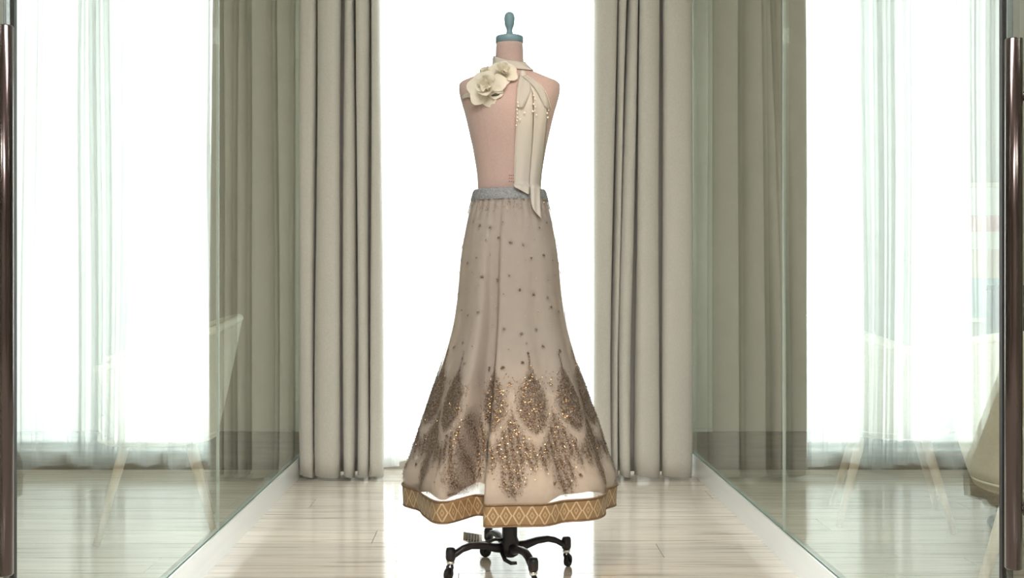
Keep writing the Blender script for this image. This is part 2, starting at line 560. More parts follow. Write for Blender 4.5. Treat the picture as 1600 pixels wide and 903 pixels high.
def partition(name, xg, side, label):
    root = empty(name, (xg, 0, 0)); tag(root, label, kind='structure')
    for a, b in zip(JOINTS[:-1], JOINTS[1:]):
        MB().box(-0.005, 0.005, b + 0.003, a - 0.003, 0.055, 2.62).build('glass_pane', M['glass'], root)
    MB().box(-0.0045, 0.0045, JOINTS[1] - 0.0025, JOINTS[1] + 0.0025, 0.09, 2.62).build('silicone_joint', M['seal'], root)
    MB().box(-0.010, 0.010, JOINTS[2] - 0.008, JOINTS[2] + 0.003, 0.09, 2.62).build('gasket', M['gasket'], root)
    i = -side     # towards the corridor
    t = MB()
    t.box(min(0.008 * i, 0.014 * i), max(0.008 * i, 0.014 * i), JOINTS[2], JOINTS[0], 0.0, 0.092)
    t.box(min(-0.008 * i, -0.014 * i), max(-0.008 * i, -0.014 * i), JOINTS[2], JOINTS[0], 0.0, 0.092)
    t.box(-0.008, 0.008, JOINTS[2], JOINTS[0], 0.0, 0.05)
    t.build('floor_channel', M['track'], root)
    MB().box(-0.02, 0.02, JOINTS[2], JOINTS[0], 2.60, CEIL).build('head_channel', M['track'], root)
    return root


partition('wall_left', XL, -1, 'glass partition left of the corridor with pale floor channel')
partition('wall_right', XR, 1, 'glass partition right of the corridor with pale floor channel')


def glass_door(name, xg, side, yh, z0, z1, label):
    root = empty(name, (xg, 0, 0)); tag(root, label, kind='structure')
    MB().box(-0.006, 0.006, 0.95, JOINTS[2] - 0.012, 0.012, 2.58).build('glass_leaf', M['glass'], root)
    i = -side
    R_ = 0.0145
    prof = [(R_ * 0.86, z0), (R_, z0 + 0.002), (R_, z1 - 0.002), (R_ * 0.86, z1)]
    h = MB().lathe(prof, 20, (0.046 * i, yh)).build('handle', M['bronze'], root, True)
    h['label'] = 'long dark bronze tubular pull handle'
    MB().lathe(prof, 20, (-0.046 * i, yh)).build('outer_bar', M['bronze'], h, True)
    for zz in (z0 + 0.1, z1 - 0.1):
        MB().tube([(-0.046, yh, zz), (0.046, yh, zz)], 0.008, 12).build('standoff', M['bronze'], h, True)
    return root


glass_door('door_1', XL, -1, 1.765, 0.391, 1.338, 'open glass door leaf at the left edge with dark bronze pull handle')
glass_door('door_2', XR, 1, 1.765, 0.402, 1.316, 'open glass door leaf at the right edge with dark bronze pull handle')

# ------------------------------------------------------------------ sheer and drapes
def P(px, D):      # image column -> x at depth D
    return (px - 768) / 1600 * D


def sheer():
    root = empty('sheer_curtain', (0.03, 4.81, 0))
    tag(root, 'white sheer voile curtain glowing in the middle window', 'curtain')
    # irregular folds: a running parameter with overlaps where cloth doubles back
    n = 520
    s = np.linspace(0, 1, n)
    ph = np.cumsum(0.6 + 0.8 * np.abs(np.sin(s * 9.1 + 0.7)) + 0.5 * np.sin(s * 23 + 2)); ph = ph / ph[-1] * 2 * PI * 17
    x = -0.785 + s * 1.60 + 0.030 * np.sin(ph * 2 + 0.4) * (0.6 + 0.4 * np.sin(s * 14))
    rows = [(CEIL - 0.03, 0.45), (2.3, 0.8), (1.7, 1.0), (1.0, 1.05), (0.5, 1.1), (0.2, 1.15), (0.0, 1.2)]
    zz = np.array([r[0] for r in rows]); aa = np.array([r[1] for r in rows])
    V = []
    nv = 26
    for i in range(nv):
        t = i / (nv - 1)
        zi = (CEIL - 0.03) * (1 - t)
        amp = np.interp(-zi, -zz, aa)
        hem = 0.018 + 0.03 * np.clip(np.sin(s * 31 + 1.1), 0, 1) ** 2 + 0.012 * np.sin(s * 57)
        zc = zi + (hem) * max(0, 1 - zi / 0.6)
        yy = 0.034 * amp * np.sin(ph) + 0.012 * np.sin(s * 40 + zi * 1.2)
        for j in range(n):
            V.append((x[j] - 0.015 + 0.006 * math.sin(zi * 2.2 + s[j] * 17), yy[j], zc[j]))
    o = build('voile', V, grid_faces(n, nv), M['sheer'], root, True)
    MB().box(-0.83, 0.83, -0.012, 0.012, CEIL - 0.03, CEIL - 0.001).build('curtain_rail', M['rail'], root)


sheer()


def drape(name, folds_top, folds_bot, label, yfront=4.575, wall_gap=None):
    """folds_*: list of (px0, px1, setback) fold fronts, left to right; deep narrow slots between them"""
    D0 = 4.62
    cx = P((folds_bot[0][0] + folds_bot[-1][1]) / 2, D0)
    root = empty(name, (cx, yfront + 0.07, 0))
    tag(root, label, 'curtain')

    def path(folds):
        pts = []
        for i, (a, b, sb) in enumerate(folds):
            x0, x1 = P(a, D0) - cx, P(b, D0) - cx
            w = x1 - x0
            y0 = sb - 0.07
            kk = min(0.028, w * 0.3)
            dip = min(0.045, 0.25 + 0.02) if w > 0.1 else 0.03
            seg = [(x0 + kk, y0 + 0.155), (x0 + kk * 0.5, y0 + 0.10), (x0 - 0.001, y0 + 0.050)]
            for k in range(13):
                t = k / 12
                ang = PI * (1 - t)
                # rounded fold nose, slightly flattened
                xx = x0 + w * (0.5 + 0.5 * math.copysign(abs(math.cos(ang)) ** 0.8, math.cos(ang)))
                yy = y0 + dip * (1 - abs(math.sin(ang)) ** 0.9) + 0.006 * math.sin(5 * t + i)
                seg.append((xx, yy))
            seg += [(x1 + 0.001, y0 + 0.050), (x1 - kk * 0.5, y0 + 0.10), (x1 - kk, y0 + 0.155)]
            pts += seg
        return np.array(pts)
    pt, pb = path(folds_top), path(folds_bot)
    n, nv = len(pt), 30
    ztop = CEIL - 0.03
    V = []
    for i in range(nv):
        t = i / (nv - 1)
        w = np.clip(t / 0.80, 0, 1) ** 0.9
        p = pt * (1 - w) + pb * w
        for j in range(n):
            z = ztop * (1 - t) + 0.016 * t
            z += t ** 12 * (0.006 * math.sin(j * 0.33))
            wob = 0.0035 * math.sin(z * 2.1 + j * 0.21)
            tuck = 1 - 0.018 * max(0, (t - 0.93) / 0.07)
            V.append((p[j, 0] * tuck + wob, p[j, 1], z))
    o = build('drape_cloth', V, grid_faces(n, nv), M['drape'], root, True)
    solidify(o, 0.003)
    x0, x1 = pt[:, 0].min(), pt[:, 0].max()
    MB().box(x0, x1, 0.03, 0.055, CEIL - 0.03, CEIL - 0.001).build('curtain_rail', M['rail'], root)
    return root


drape('drape',
      [(470, 493, 0.02), (498, 534, 0.0), (539, 550, 0.02), (557, 575.5, 0.012), (580, 594, 0.02)],
      [(467, 489, 0.015), (493, 530, -0.005), (537, 555, 0.01), (559.5, 575.5, 0.012), (580, 598, 0.02)],
      'greige floor-length drape left of the bright window beside the glass')['group'] = 'greige drapes beside the window'
drape('drape',
      [(931, 967, 0.012), (971, 986, 0.02), (989, 1002, 0.045), (1005, 1029, 0.005), (1035, 1082, 0.0)],
      [(927, 954, 0.015), (957, 965, 0.05), (968, 985, 0.012), (992, 1030, 0.0), (1036, 1081, -0.005)],
      'greige floor-length drape right of the bright window beside the glass')['group'] = 'greige drapes beside the window'

# ------------------------------------------------------------------ dress form
CX, CY = 0.0557, 3.18
TZ = [1.00, 1.10, 1.176, 1.212, 1.2915, 1.371, 1.42, 1.4505, 1.490, 1.503, 1.513, 1.524, 1.536, 1.548, 1.560, 1.575, 1.633]
TRX = [.108, .102, .0975, .0995, .111, .128, .140, .149, .157, .157, .150, .126, .096, .069, .052, .0445, .0410]
TRF = [.095, .090, .085, .088, .098, .118, .124, .115, .092, .080, .072, .064, .058, .052, .047, .043, .0410]
TRB = [.095, .086, .080, .082, .085, .090, .092, .092, .088, .082, .076, .070, .064, .058, .050, .044, .0410]


def torso_r(z):
    return float(spline(TZ, TRX, z)), float(spline(TZ, TRF, z)), float(spline(TZ, TRB, z))


def torso_pt(phi, z, off=0.0):
    """phi from the front (-y), positive to +x; local to the form's base"""
    rx, rf, rb = torso_r(z)
    s, c = math.sin(phi), math.cos(phi)
    e = 2 / 2.25
    x = (rx + off) * math.copysign(abs(s) ** e, s)
    yv = -((rf if c > 0 else rb) + off) * math.copysign(abs(c) ** e, c)
    return (x, yv, z)


def torso_front(x, z):
    rx, rf, _ = torso_r(z)
    q = min(abs(x) / rx, 0.995)
    return -rf * (1 - q ** 2.25) ** (1 / 2.25)


form = empty('dress_form', (CX, CY, 0))
tag(form, 'blush linen dress form with dark neck cap on a black four-legged caster base', 'mannequin')
zs = list(np.concatenate([np.linspace(1.00, 1.48, 34), np.linspace(1.486, 1.58, 26), np.linspace(1.59, 1.633, 5)]))
NR = 72
rings = [[torso_pt(2 * PI * j / NR, z) for j in range(NR)] for z in zs]
MB().loft(rings, True, True).build('torso', M['linen'], form, True)
mb = MB().lathe([(0.040, 1.633), (0.0425, 1.635), (0.0425, 1.652), (0.041, 1.6545)], 40)
mb.build('neck_cap', M['cap'], form, True)
fin = [(0.016, 1.6545), (0.0165, 1.660), (0.011, 1.663), (0.0085, 1.672), (0.0095, 1.680), (0.0135, 1.688), (0.0155, 1.697), (0.0150, 1.701),
       (0.0158, 1.704), (0.0165, 1.712), (0.0150, 1.721), (0.0105, 1.728), (0.004, 1.7315)]
MB().lathe(fin, 24).build('finial', M['cap'], form, True)
dm = MB()
for r_, zz in enumerate((1.196, 1.205, 1.214)):
    for k in range(3):
        xx = -0.004 + k * 0.006
        yy = torso_front(xx, zz) - 0.0006
        dm.box(xx, xx + 0.004, yy - 0.0004, yy + 0.0015, zz, zz + 0.0022)
dm.build('print_mark', M['dash'], form)
# seams of the cover
for ph in (-0.62, 0.62):
    MB().tube([torso_pt(ph * (0.55 + 0.45 * math.sin((z - 1.16) * 6)), z, 0.0002) for z in np.linspace(1.17, 1.49, 30)], 0.0007, 5).build('seam', M['linen'], form, True)
# column and base
MB().lathe([(0.021, 0.30), (0.021, 1.02)], 24).build('pole', M['chrome'], form, True, (0, -0.04, 0))
MB().lathe([(0.016, 0.052), (0.026, 0.058), (0.030, 0.070), (0.030, 0.095), (0.0235, 0.112), (0.0225, 0.31), (0.019, 0.314)], 28).build('hub', M['iron'], form, True, (0, -0.04, 0))
BASE_A = [20, 110, 200, 290]
BR = 0.190
for a in BASE_A:
    t = math.radians(a)
    d = Vector((math.cos(t), math.sin(t), 0))
    prof = [(0.02, 0.080), (0.05, 0.083), (0.09, 0.0935), (0.125, 0.096), (0.152, 0.089), (0.175, 0.076), (0.186, 0.070)]
    w = Vector((-d.y, d.x, 0))
    rings = []
    for i, (r, z) in enumerate(prof):
        hw = [0.015, 0.014, 0.0125, 0.012, 0.012, 0.0125, 0.012][i]
        hh = [0.016, 0.0135, 0.0105, 0.010, 0.010, 0.0105, 0.010][i]
        c = d * r + Vector((0, 0, z))
        rg = []
        for k in range(12):
            q = 2 * PI * k / 12
            sx = math.copysign(abs(math.cos(q)) ** 0.7, math.cos(q)); sz = math.copysign(abs(math.sin(q)) ** 0.7, math.sin(q))
            rg.append(c + w * hw * sx + Vector((0, 0, hh * sz)))
        rings.append(rg)
    arm = MB().loft(rings, True, True).build('base_arm', M['iron'], form, True, (0, -0.04, 0))
    p = d * BR
    MB().lathe([(0.008, 0.0575), (0.0135, 0.059), (0.0150, 0.066), (0.0150, 0.086), (0.0125, 0.0945), (0.006, 0.097)], 18, (p.x, p.y)).build('socket', M['iron'], arm, True)
    MB().lathe([(0.006, 0.058), (0.0115, 0.057), (0.0125, 0.050), (0.0095, 0.046), (0.005, 0.045)], 16, (p.x, p.y)).build('caster_collar', M['chrome'], arm, True)
    # caster: fork and wheel
    ca = t + 0.7
    e = Vector((math.cos(ca), math.sin(ca), 0))
    f2 = Vector((-e.y, e.x, 0))
    fk = MB()
    for sgn_ in (-1, 1):
        fk.tube([p + f2 * sgn_ * 0.004 + Vector((0, 0, 0.047)), p + f2 * sgn_ * 0.0085 + e * 0.004 + Vector((0, 0, 0.038)), p + f2 * sgn_ * 0.0085 + e * 0.012 + Vector((0, 0, 0.017))], [0.004, 0.0045, 0.0035], 6)
    fk.build('caster_fork', M['iron'], arm, True)
    wc = p + e * 0.012 + Vector((0, 0, 0.0195))
    rg = []
    for off, rr in ((-0.0065, 0.012), (-0.0065, 0.018), (-0.003, 0.0195), (0.003, 0.0195), (0.0065, 0.018), (0.0065, 0.012)):
        rg.append([wc + f2 * off + (e * math.cos(2 * PI * k / 20) + Vector((0, 0, 1)) * math.sin(2 * PI * k / 20)) * rr for k in range(20)])
    MB().loft(rg, True, True).build('caster_wheel', M['rubber'], arm, True)
# foot pedal: arm sweeping to the left with a ribbed tread
ped = MB().tube([(-0.018, -0.004, 0.104), (-0.045, -0.012, 0.107), (-0.075, -0.014, 0.098), (-0.105, -0.012, 0.098), (-0.135, -0.008, 0.106)], [0.008, 0.008, 0.007, 0.007, 0.005], 8, 0.6)
ped = ped.build('foot_pedal', M['iron'], form, True, (0, -0.04, 0))
tread = MB()
tread.loft([[(-0.085, -0.036, 0.096), (-0.085, 0.026, 0.108), (-0.085, 0.026, 0.112), (-0.085, -0.036, 0.100)],
            [(-0.142, -0.032, 0.106), (-0.142, 0.022, 0.118), (-0.142, 0.022, 0.122), (-0.142, -0.032, 0.110)]], True, True)
tread.build('tread', M['chrome'], ped)
rb_ = MB()
for k in range(5):
    x = -0.097 - k * 0.0085
    z = 0.1045 + (-(x) - 0.085) / 0.055 * 0.0095
    rb_.tube([(x, -0.026, z - 0.0015), (x, 0.016, z + 0.0065)], 0.0022, 6)
rb_.build('tread_rib', M['iron'], ped)
MB().tube([(-0.025, -0.03, 0.072), (-0.015, -0.05, 0.055), (0.003, -0.062, 0.048), (0.02, -0.066, 0.050)], [0.006, 0.0065, 0.006, 0.005], 8).build('release_lever', M['iron'], form, True, (0, -0.04, 0))

# ------------------------------------------------------------------ skirt
SZ = [0.215, 0.225, 0.298, 0.377, 0.477, 0.576, 0.675, 0.775, 0.854, 0.9735, 1.093, 1.150, 1.180]
SR = [0.334, 0.336, 0.338, 0.312, 0.278, 0.242, 0.207, 0.180, 0.168, 0.155, 0.131, 0.1145, 0.109]
D2R = PI / 180
VALLEYS = [(-11, 5, 7, 0.020), (-34, 9, 5, 0.030), (-62, 11, 11, -0.034), (16, 10, 9, 0.012), (27, 7, 8, -0.016), (44, 10, 12, 0.012), (66, 9, 9, -0.030),
           (92, 10, 10, -0.035), (120, 10, 10, -0.05), (150, 11, 11, -0.05), (180, 11, 11, -0.05), (-150, 11, 11, -0.05), (-120, 10, 10, -0.045), (-92, 10, 10, -0.03)]


def skirt_r(phi, z):
    phi = np.asarray(phi, float); z = np.asarray(z, float)
    R = spline(SZ, SR, z)
    t = np.clip((1.18 - z) / 0.96, 0, 1)
    d = np.zeros(np.broadcast(phi, z).shape)
    deg = (np.degrees(phi) + 180) % 360 - 180
    for c, wl, wr, a in VALLEYS:
        q = (deg - c + 180) % 360 - 180
        # folds lean a little with height
        q = q + 4.0 * (1 - t) * np.sign(c)
        w = np.where(q < 0, wl, wr)
        d = d + a * np.exp(-(q / w) ** 2)
    qv = (deg + 21.0 + 180) % 360 - 180 - 3.0 * (1 - t)
    d = d - 0.115 * np.exp(-(qv / np.where(qv < 0, 7.2, 6.8)) ** 6)
    gather = 0.0022 * np.sin(phi * 34) * np.exp(-((z - 1.14) / 0.06) ** 2)
    return R + d * t ** 1.45 + gather + 0.0016 * np.sin(phi * 11 + 1) * t


def skirt_pt(phi, z, off=0.0):
    r = skirt_r(phi, z) + off
    return np.stack([r * np.sin(phi), -r * np.cos(phi), np.broadcast_to(z, r.shape)], -1)


NMED = 13
MED0 = 42.0
HALF = 180.0 / NMED


def embroidery(phi, z):
    """0..1 density of the zari work at (phi, z)"""
    deg = np.degrees(phi)
    q = (deg - MED0 + HALF) % (2 * HALF) - HALF       # offset from nearest medallion axis
    aq = np.abs(q)
    # teardrop medallion
    s = np.clip((z - 0.458) / 0.200, 0, 1)
    wd = 14.5 * np.sin(PI * s ** 0.85) ** 0.8 * (1 - 0.35 * s)
    med = np.clip((wd + 1.2 - aq) / 5.5, 0, 1) * (s > 0) * (s < 1)
    spike = np.clip((1.6 - aq) / 1.2, 0, 1) * ((z > 0.63) & (z < 0.69))
    # ogee frame running into the dense band
    zb = 0.436 + 0.105 * (aq / HALF) ** 1.5
    band = np.clip((zb + 0.012 - z) / 0.040, 0, 1)
    q2 = HALF - aq                                     # offset from the pendant axis
    zl = 0.366 + 0.014 * np.cos(q2 * 0.9)
    pend = np.clip((7.6 * np.clip((z - 0.288) / 0.05, 0, 1) ** 0.6 + 1.0 - q2) / 4.5, 0, 1)
    low = np.clip((z - zl + 0.012) / 0.04, 0, 1)
    dense = band * np.maximum(low, pend)
    scal = 0.82 + 0.18 * np.sin(deg * 1.7 + z * 60)
    haze = 0.50 * (z > zb + 0.055) * np.clip((0.645 - z) / 0.1, 0, 1)
    d = np.maximum.reduce([med * 0.88, spike * 0.8, dense * scal, haze])
    # scattered small motifs higher up
    gu = (deg / 15.0 + 0.5 * (np.floor(z / 0.052) % 2)); gv = z / 0.052
    du = (gu % 1 - 0.5) * 15.0 * D2R * spline(SZ, SR, z); dv = (gv % 1 - 0.5) * 0.052
    jit = 0.006 * np.sin(np.floor(gu) * 12.9 + np.floor(gv) * 78.2); jit2 = 0.012 * np.sin(np.floor(gu) * 39.3 + np.floor(gv) * 11.1)
    rad = 0.0050 + 0.0022 * np.sin(np.floor(gu) * 5.3 + np.floor(gv) * 3.7)
    buti = np.clip((rad - np.hypot(du - jit, dv - jit2)) / 0.002, 0, 1) * ((z > 0.235) & (z < 1.10))
    return np.clip(np.maximum(d, buti * 0.95), 0, 1)


HEM0, HEM1 = 0.216, 0.278
skirt = empty('skirt', (CX, CY, 0))
tag(skirt, 'beige tulle floor-length skirt with bronze sequin embroidery and gold hem border on the dress form', 'skirt')


def skirt_surface(name, phis, zfun, nv, off, mat, closed=True):
    n = len(phis)
    t = np.linspace(0, 1, nv)
    z0, z1 = zfun(phis)
    Z = z1[None, :] * (1 - t[:, None]) + z0[None, :] * t[:, None]
    PH = np.broadcast_to(phis[None, :], Z.shape)
    Pn = skirt_pt(PH, Z, off)
    o = build(name, Pn.reshape(-1, 3), grid_faces(n, nv, closed), mat, skirt, True)
    return o, PH, Z


phis = np.linspace(-PI, PI, 480, endpoint=False)
net, PH, Z = skirt_surface('tulle_overlay', phis, lambda p: (np.full_like(p, HEM1 - 0.004), np.full_like(p, 1.172)), 230, 0.003, M['net'])
at = net.data.attributes.new('embroidery', 'FLOAT', 'POINT')
at.data.foreach_set('value', embroidery(PH, Z).reshape(-1).astype(np.float32))


def lining_hem(p):
    deg = np.degrees(p)
    g = lambda c, w, h: h * np.exp(-((deg - c) / w) ** 4)
    low = 0.272 + g(-21, 8, 0.040) + g(34, 15, 0.026) + g(-52, 18, 0.022) + 0.004 * np.sin(p * 9)
    back = np.clip((np.abs(deg) - 75) / 20, 0, 1)
    return low * (1 - back) + 0.335 * back


skirt_surface('lining', phis, lambda p: (lining_hem(p), np.full_like(p, 1.170)), 90, -0.0025, M['lining'])
# hem border
bo, PHb, Zb = skirt_surface('hem_border', phis, lambda p: (np.full_like(p, HEM0), np.full_like(p, HEM1)), 9, 0.004, M['brocade'])
uvl = bo.data.uv_layers.new(name='UVMap')
arc = np.concatenate([[0], np.cumsum(np.linalg.norm(np.diff(np.vstack([skirt_pt(phis, np.full_like(phis, 0.24)), skirt_pt(phis[:1], np.array([0.24]))]), axis=0), axis=1))])
rep = round(arc[-1] / 0.036)
un = arc / arc[-1] * rep
nph = len(phis)
for poly in bo.data.polygons:
    cols = [vi % nph for vi in poly.vertices]
    wrap = max(cols) - min(cols) > nph / 2
    for li, vi in zip(poly.loop_indices, poly.vertices):
        c = vi % nph
        u = un[nph] if (wrap and c == 0) else un[c]
        uvl.data[li].uv = (u, 1 - (vi // nph) / 8.0)
solidify(bo, 0.0025)


def ring_tube(name, z, off, rad, mat, n=360):
    p = np.linspace(-PI, PI, n, endpoint=False)
    C = skirt_pt(p, np.full_like(p, z), off)
    V = []
    for k in range(6):
        a = 2 * PI * k / 6
        rr = rad * math.cos(a)
        V.append(C + np.stack([np.sin(p) * rr, -np.cos(p) * rr, np.full_like(p, rad * math.sin(a))], -1))
    V = np.concatenate(V)
    F = []
    for k in range(6):
        for j in range(n):
            F.append((k * n + j, k * n + (j + 1) % n, ((k + 1) % 6) * n + (j + 1) % n, ((k + 1) % 6) * n + j))
    return build(name, V, F, mat, skirt, True)


ring_tube('border_piping', HEM1, 0.006, 0.0028, M['piping'])
ring_tube('border_piping', HEM0 + 0.001, 0.006, 0.0022, M['piping'])
# waistband
wp = np.linspace(-PI, PI, 200, endpoint=False)
V = []
for i, (z, off) in enumerate([(1.143, 0.003), (1.147, 0.0055), (1.160, 0.0045), (1.172, 0.003), (1.178, 0.001), (1.178, -0.006)]):
    r = spline(SZ, SR, np.full_like(wp, z)) + off + 0.0006 * np.sin(wp * 46 + i)
    V.append(np.stack([r * np.sin(wp), -r * np.cos(wp), np.full_like(wp, z)], -1))
build('waistband', np.concatenate(V), grid_faces(200, 6, True), M['band'], skirt, True)


# sequins and stones
def scatter(name, count, dens, zrange, size, mat, tilt):
    phi = RNG.uniform(-PI, PI, count); z = RNG.uniform(zrange[0], zrange[1], count)
    keep = RNG.uniform(0, 1, count) < dens(phi, z)
    phi, z = phi[keep], z[keep]
    n = len(phi)
    c = skirt_pt(phi, z, 0.0052)
    eps = 0.004
    du = skirt_pt(phi + eps, z, 0.0052) - skirt_pt(phi - eps, z, 0.0052)
    dv = skirt_pt(phi, z + eps, 0.0052) - skirt_pt(phi, z - eps, 0.0052)
    nn = np.cross(du, dv); nn /= np.linalg.norm(nn, axis=1)[:, None]
    nn = nn + RNG.normal(0, tilt, (n, 3)); nn /= np.linalg.norm(nn, axis=1)[:, None]
    a = np.cross(nn, RNG.normal(0, 1, (n, 3))); a /= np.linalg.norm(a, axis=1)[:, None]
    b = np.cross(nn, a)
    s = RNG.uniform(size[0], size[1], n)[:, None]
    V = np.stack([c + a * s, c + b * s, c - a * s, c - b * s], 1).reshape(-1, 3)
    F = np.arange(4 * n).reshape(-1, 4)
    o = build(name, V, F.tolist(), mat, skirt)
    o['kind'] = 'stuff'
    return o


scatter('sequins', 80000, lambda p, z: embroidery(p, z) ** 1.2 * 0.6, (0.28, 0.70), (0.0009, 0.0021), M['sequin'], 0.35)
scatter('rhinestones', 5200, lambda p, z: 0.02 + 0.10 * embroidery(p, z), (0.22, 0.70), (0.0009, 0.0019), M['rhine'], 0.3)
scatter('waist_beads', 1500, lambda p, z: np.clip(1.1 - np.abs(z - 1.13) / 0.035, 0, 1) * 0.75, (1.085, 1.150), (0.0009, 0.0021), M['sequin'], 0.5)
scatter('upper_beads', 2600, lambda p, z: embroidery(p, z) * 0.9 + 0.006, (0.66, 1.12), (0.0008, 0.0017), M['sequin'], 0.4)

# ------------------------------------------------------------------ neck scarf with silk roses
scarf = empty('neck_scarf', (CX, CY, 0))
tag(scarf, 'ivory organza neck scarf with silk roses and two beaded tails on the dress form', 'scarf')
KF = 3.09 / 1600


def FX(px): return (px - 768) * KF - CX


def FZ(py): return 0.9 - (py - 437) * KF


def front_y(x, z, off):
    if z > 1.185:
        return torso_front(x, z) - off
    r = float(skirt_r(np.array([math.asin(max(-0.95, min(0.95, x / 0.125)))]), np.array([z]))[0]) + 0.008
    return -math.sqrt(max(r * r - x * x, 1e-4)) - off


def ribbon(name, rows, mat, off=0.005, nu=9, nsub=10, ripple=0.002, label=None):
    """rows: (px_left, px_right, py) or (pxl, pyl, pxr, pyr)"""
    R4 = [(r[0], r[2], r[1], r[2]) if len(r) == 3 else r for r in rows]
    ts = np.arange(len(R4)); tt = np.linspace(0, len(R4) - 1, (len(R4) - 1) * nsub + 1)
    ch = [np.array([spline(ts, [r[k] for r in R4], np.array([t]))[0] for t in tt]) for k in range(4)]
    V = []
    for i in range(len(tt)):
        for j in range(nu):
            u = j / (nu - 1)
            px = ch[0][i] * (1 - u) + ch[2][i] * u; py = ch[1][i] * (1 - u) + ch[3][i] * u
            x, z = FX(px), FZ(py)
            yv = front_y(x, z, off) - ripple * (1 + math.sin(u * PI * 2.2 + i * 0.09)) - 0.002 * math.sin(u * PI)
            V.append((x, yv, z))
    # keep hanging: never move back into the body on the way down
    V = np.array(V).reshape(len(tt), nu, 3)
    o = build(name, V.reshape(-1, 3), grid_faces(nu, len(tt)), mat, scarf, True)
    solidify(o, 0.0012, 1.0)
    if label: o['label'] = label
    return o


# choker band
NB = 64
V = []
for k in range(6):
    for j in range(NB):
        ph = 2 * PI * j / NB
        zc = 1.572 - 0.014 * math.cos(ph) - 0.010 * math.sin(ph)
        z = zc + (k / 5 - 0.5) * 0.026
        V.append(torso_pt(ph, z, 0.005 + 0.002 * math.sin(k / 5 * PI) + 0.0012 * math.sin(ph * 9 + k)))
ck = build('choker', V, grid_faces(NB, 6, True), M['satin'], scarf, True)
solidify(ck, 0.0012, 1.0)
# knot on the right of the neck
kx, kz = FX(817), FZ(116)
ky = torso_front(kx, kz) - 0.012
MB().sphere((kx, ky, kz), 0.013, 14, 10, (0.85, 0.8, 1.15)).build('knot', M['satin'], scarf, True)
# tails
ribbon('tail', [(812, 118, 822, 116), (809, 132, 827, 128), (807.5, 155, 832, 152), (806.5, 190, 833, 188), (805.5, 230, 832, 230), (804, 265, 829, 270), (802.5, 291, 827, 302), (804, 294, 826, 305)], M['satin'], 0.006,
       label='satin tail ending at the waist')
ribbon('tail', [(818, 118, 824, 116), (826, 134, 846, 136), (833, 152, 857, 160), (834, 185, 856, 185), (833, 215, 853, 218), (830, 255, 850, 255), (828, 285, 846, 285), (829, 318, 845, 322), (832, 328, 846, 343)], M['satin'], 0.008,
       label='longer satin tail hanging over the waistband')
ribbon('organza_loop', [(812, 119, 823, 117), (809, 132, 828, 127), (808, 146, 829, 140), (807.5, 160, 824, 158), (807, 172, 818, 172)], M['organza'], 0.012, nu=9, ripple=0.003)
ribbon('organza_loop', [(816, 119, 824, 116), (824, 126, 839, 128), (832, 135, 850, 143), (842, 150, 857, 157), (850, 168, 860, 172)], M['organza'], 0.014, nu=9, ripple=0.003)
# fine edge cords
def edge_cord(pts, off=0.011):
    q = []
    ts = np.arange(len(pts)); tt = np.linspace(0, len(pts) - 1, (len(pts) - 1) * 8 + 1)
    xs = spline(ts, [p[0] for p in pts], tt); ys = spline(ts, [p[1] for p in pts], tt)
    for a, b in zip(xs, ys):
        x, z = FX(a), FZ(b); q.append((x, front_y(x, z, off), z))
    MB().tube(q, 0.0011, 6).build('edge_cord', M['petal'], scarf, True)


edge_cord([(812, 124), (808.5, 140), (807, 165), (806, 210), (804, 260), (802.5, 291)])
edge_cord([(823, 117), (840, 129), (853, 146), (861, 168)], 0.016)
pearl = bpy.data.meshes.new('pearl')
pmb = MB().sphere((0, 0, 0), 0.0030, 10, 7)
pearl.from_pydata(pmb.v, [], pmb.f); pearl.materials.append(M['pearl'])
pearl.polygons.foreach_set('use_smooth', [True] * len(pearl.polygons))
for px, py in [(808, 164), (809, 170), (807, 175), (808, 181), (808, 187), (807, 192), (806, 199), (833, 152), (835, 158), (833, 166), (836, 170), (835, 176), (838, 182), (832, 177),
               (856, 166), (857, 172), (855, 177), (856, 183), (819, 180), (812, 190)]:
    x, z = FX(px), FZ(py)
    o = link_mesh('pearl', pearl, None, scarf, (x, front_y(x, z, 0.0165), z))
    o.scale = (random.uniform(0.7, 1.15),) * 3


def petal_mesh(w, l, cup, curl):
    nu, nv = 9, 9
    V = []
    for i in range(nv):
        v = i / (nv - 1)
        ww = w * (0.18 + 0.82 * math.sin(min(1, v * 1.12) * PI * 0.62) ** 0.8) * (1 - 0.35 * max(0, v - 0.8) / 0.2)
        for j in range(nu):
            u = j / (nu - 1) * 2 - 1
            x = l * v * (1 - 0.13 * u * u * v)
            z = cup * (v ** 1.6) - curl * max(0, v - 0.66) ** 2 * 6 + 0.30 * w * u * u * (1 - 0.6 * v)
            z += 0.04 * w * math.sin(u * 5 + v * 3)
            V.append((x, ww * u, z))
    me = bpy.data.meshes.new('petal')
    me.from_pydata(V, [], grid_faces(nu, nv))
    me.polygons.foreach_set('use_smooth', [True] * len(me.polygons))
    me.materials.append(M['petal'])
    return me


PET = [petal_mesh(0.021, 0.050, 0.012, 0.010), petal_mesh(0.018, 0.036, 0.022, 0.008), petal_mesh(0.014, 0.024, 0.026, 0.004)]


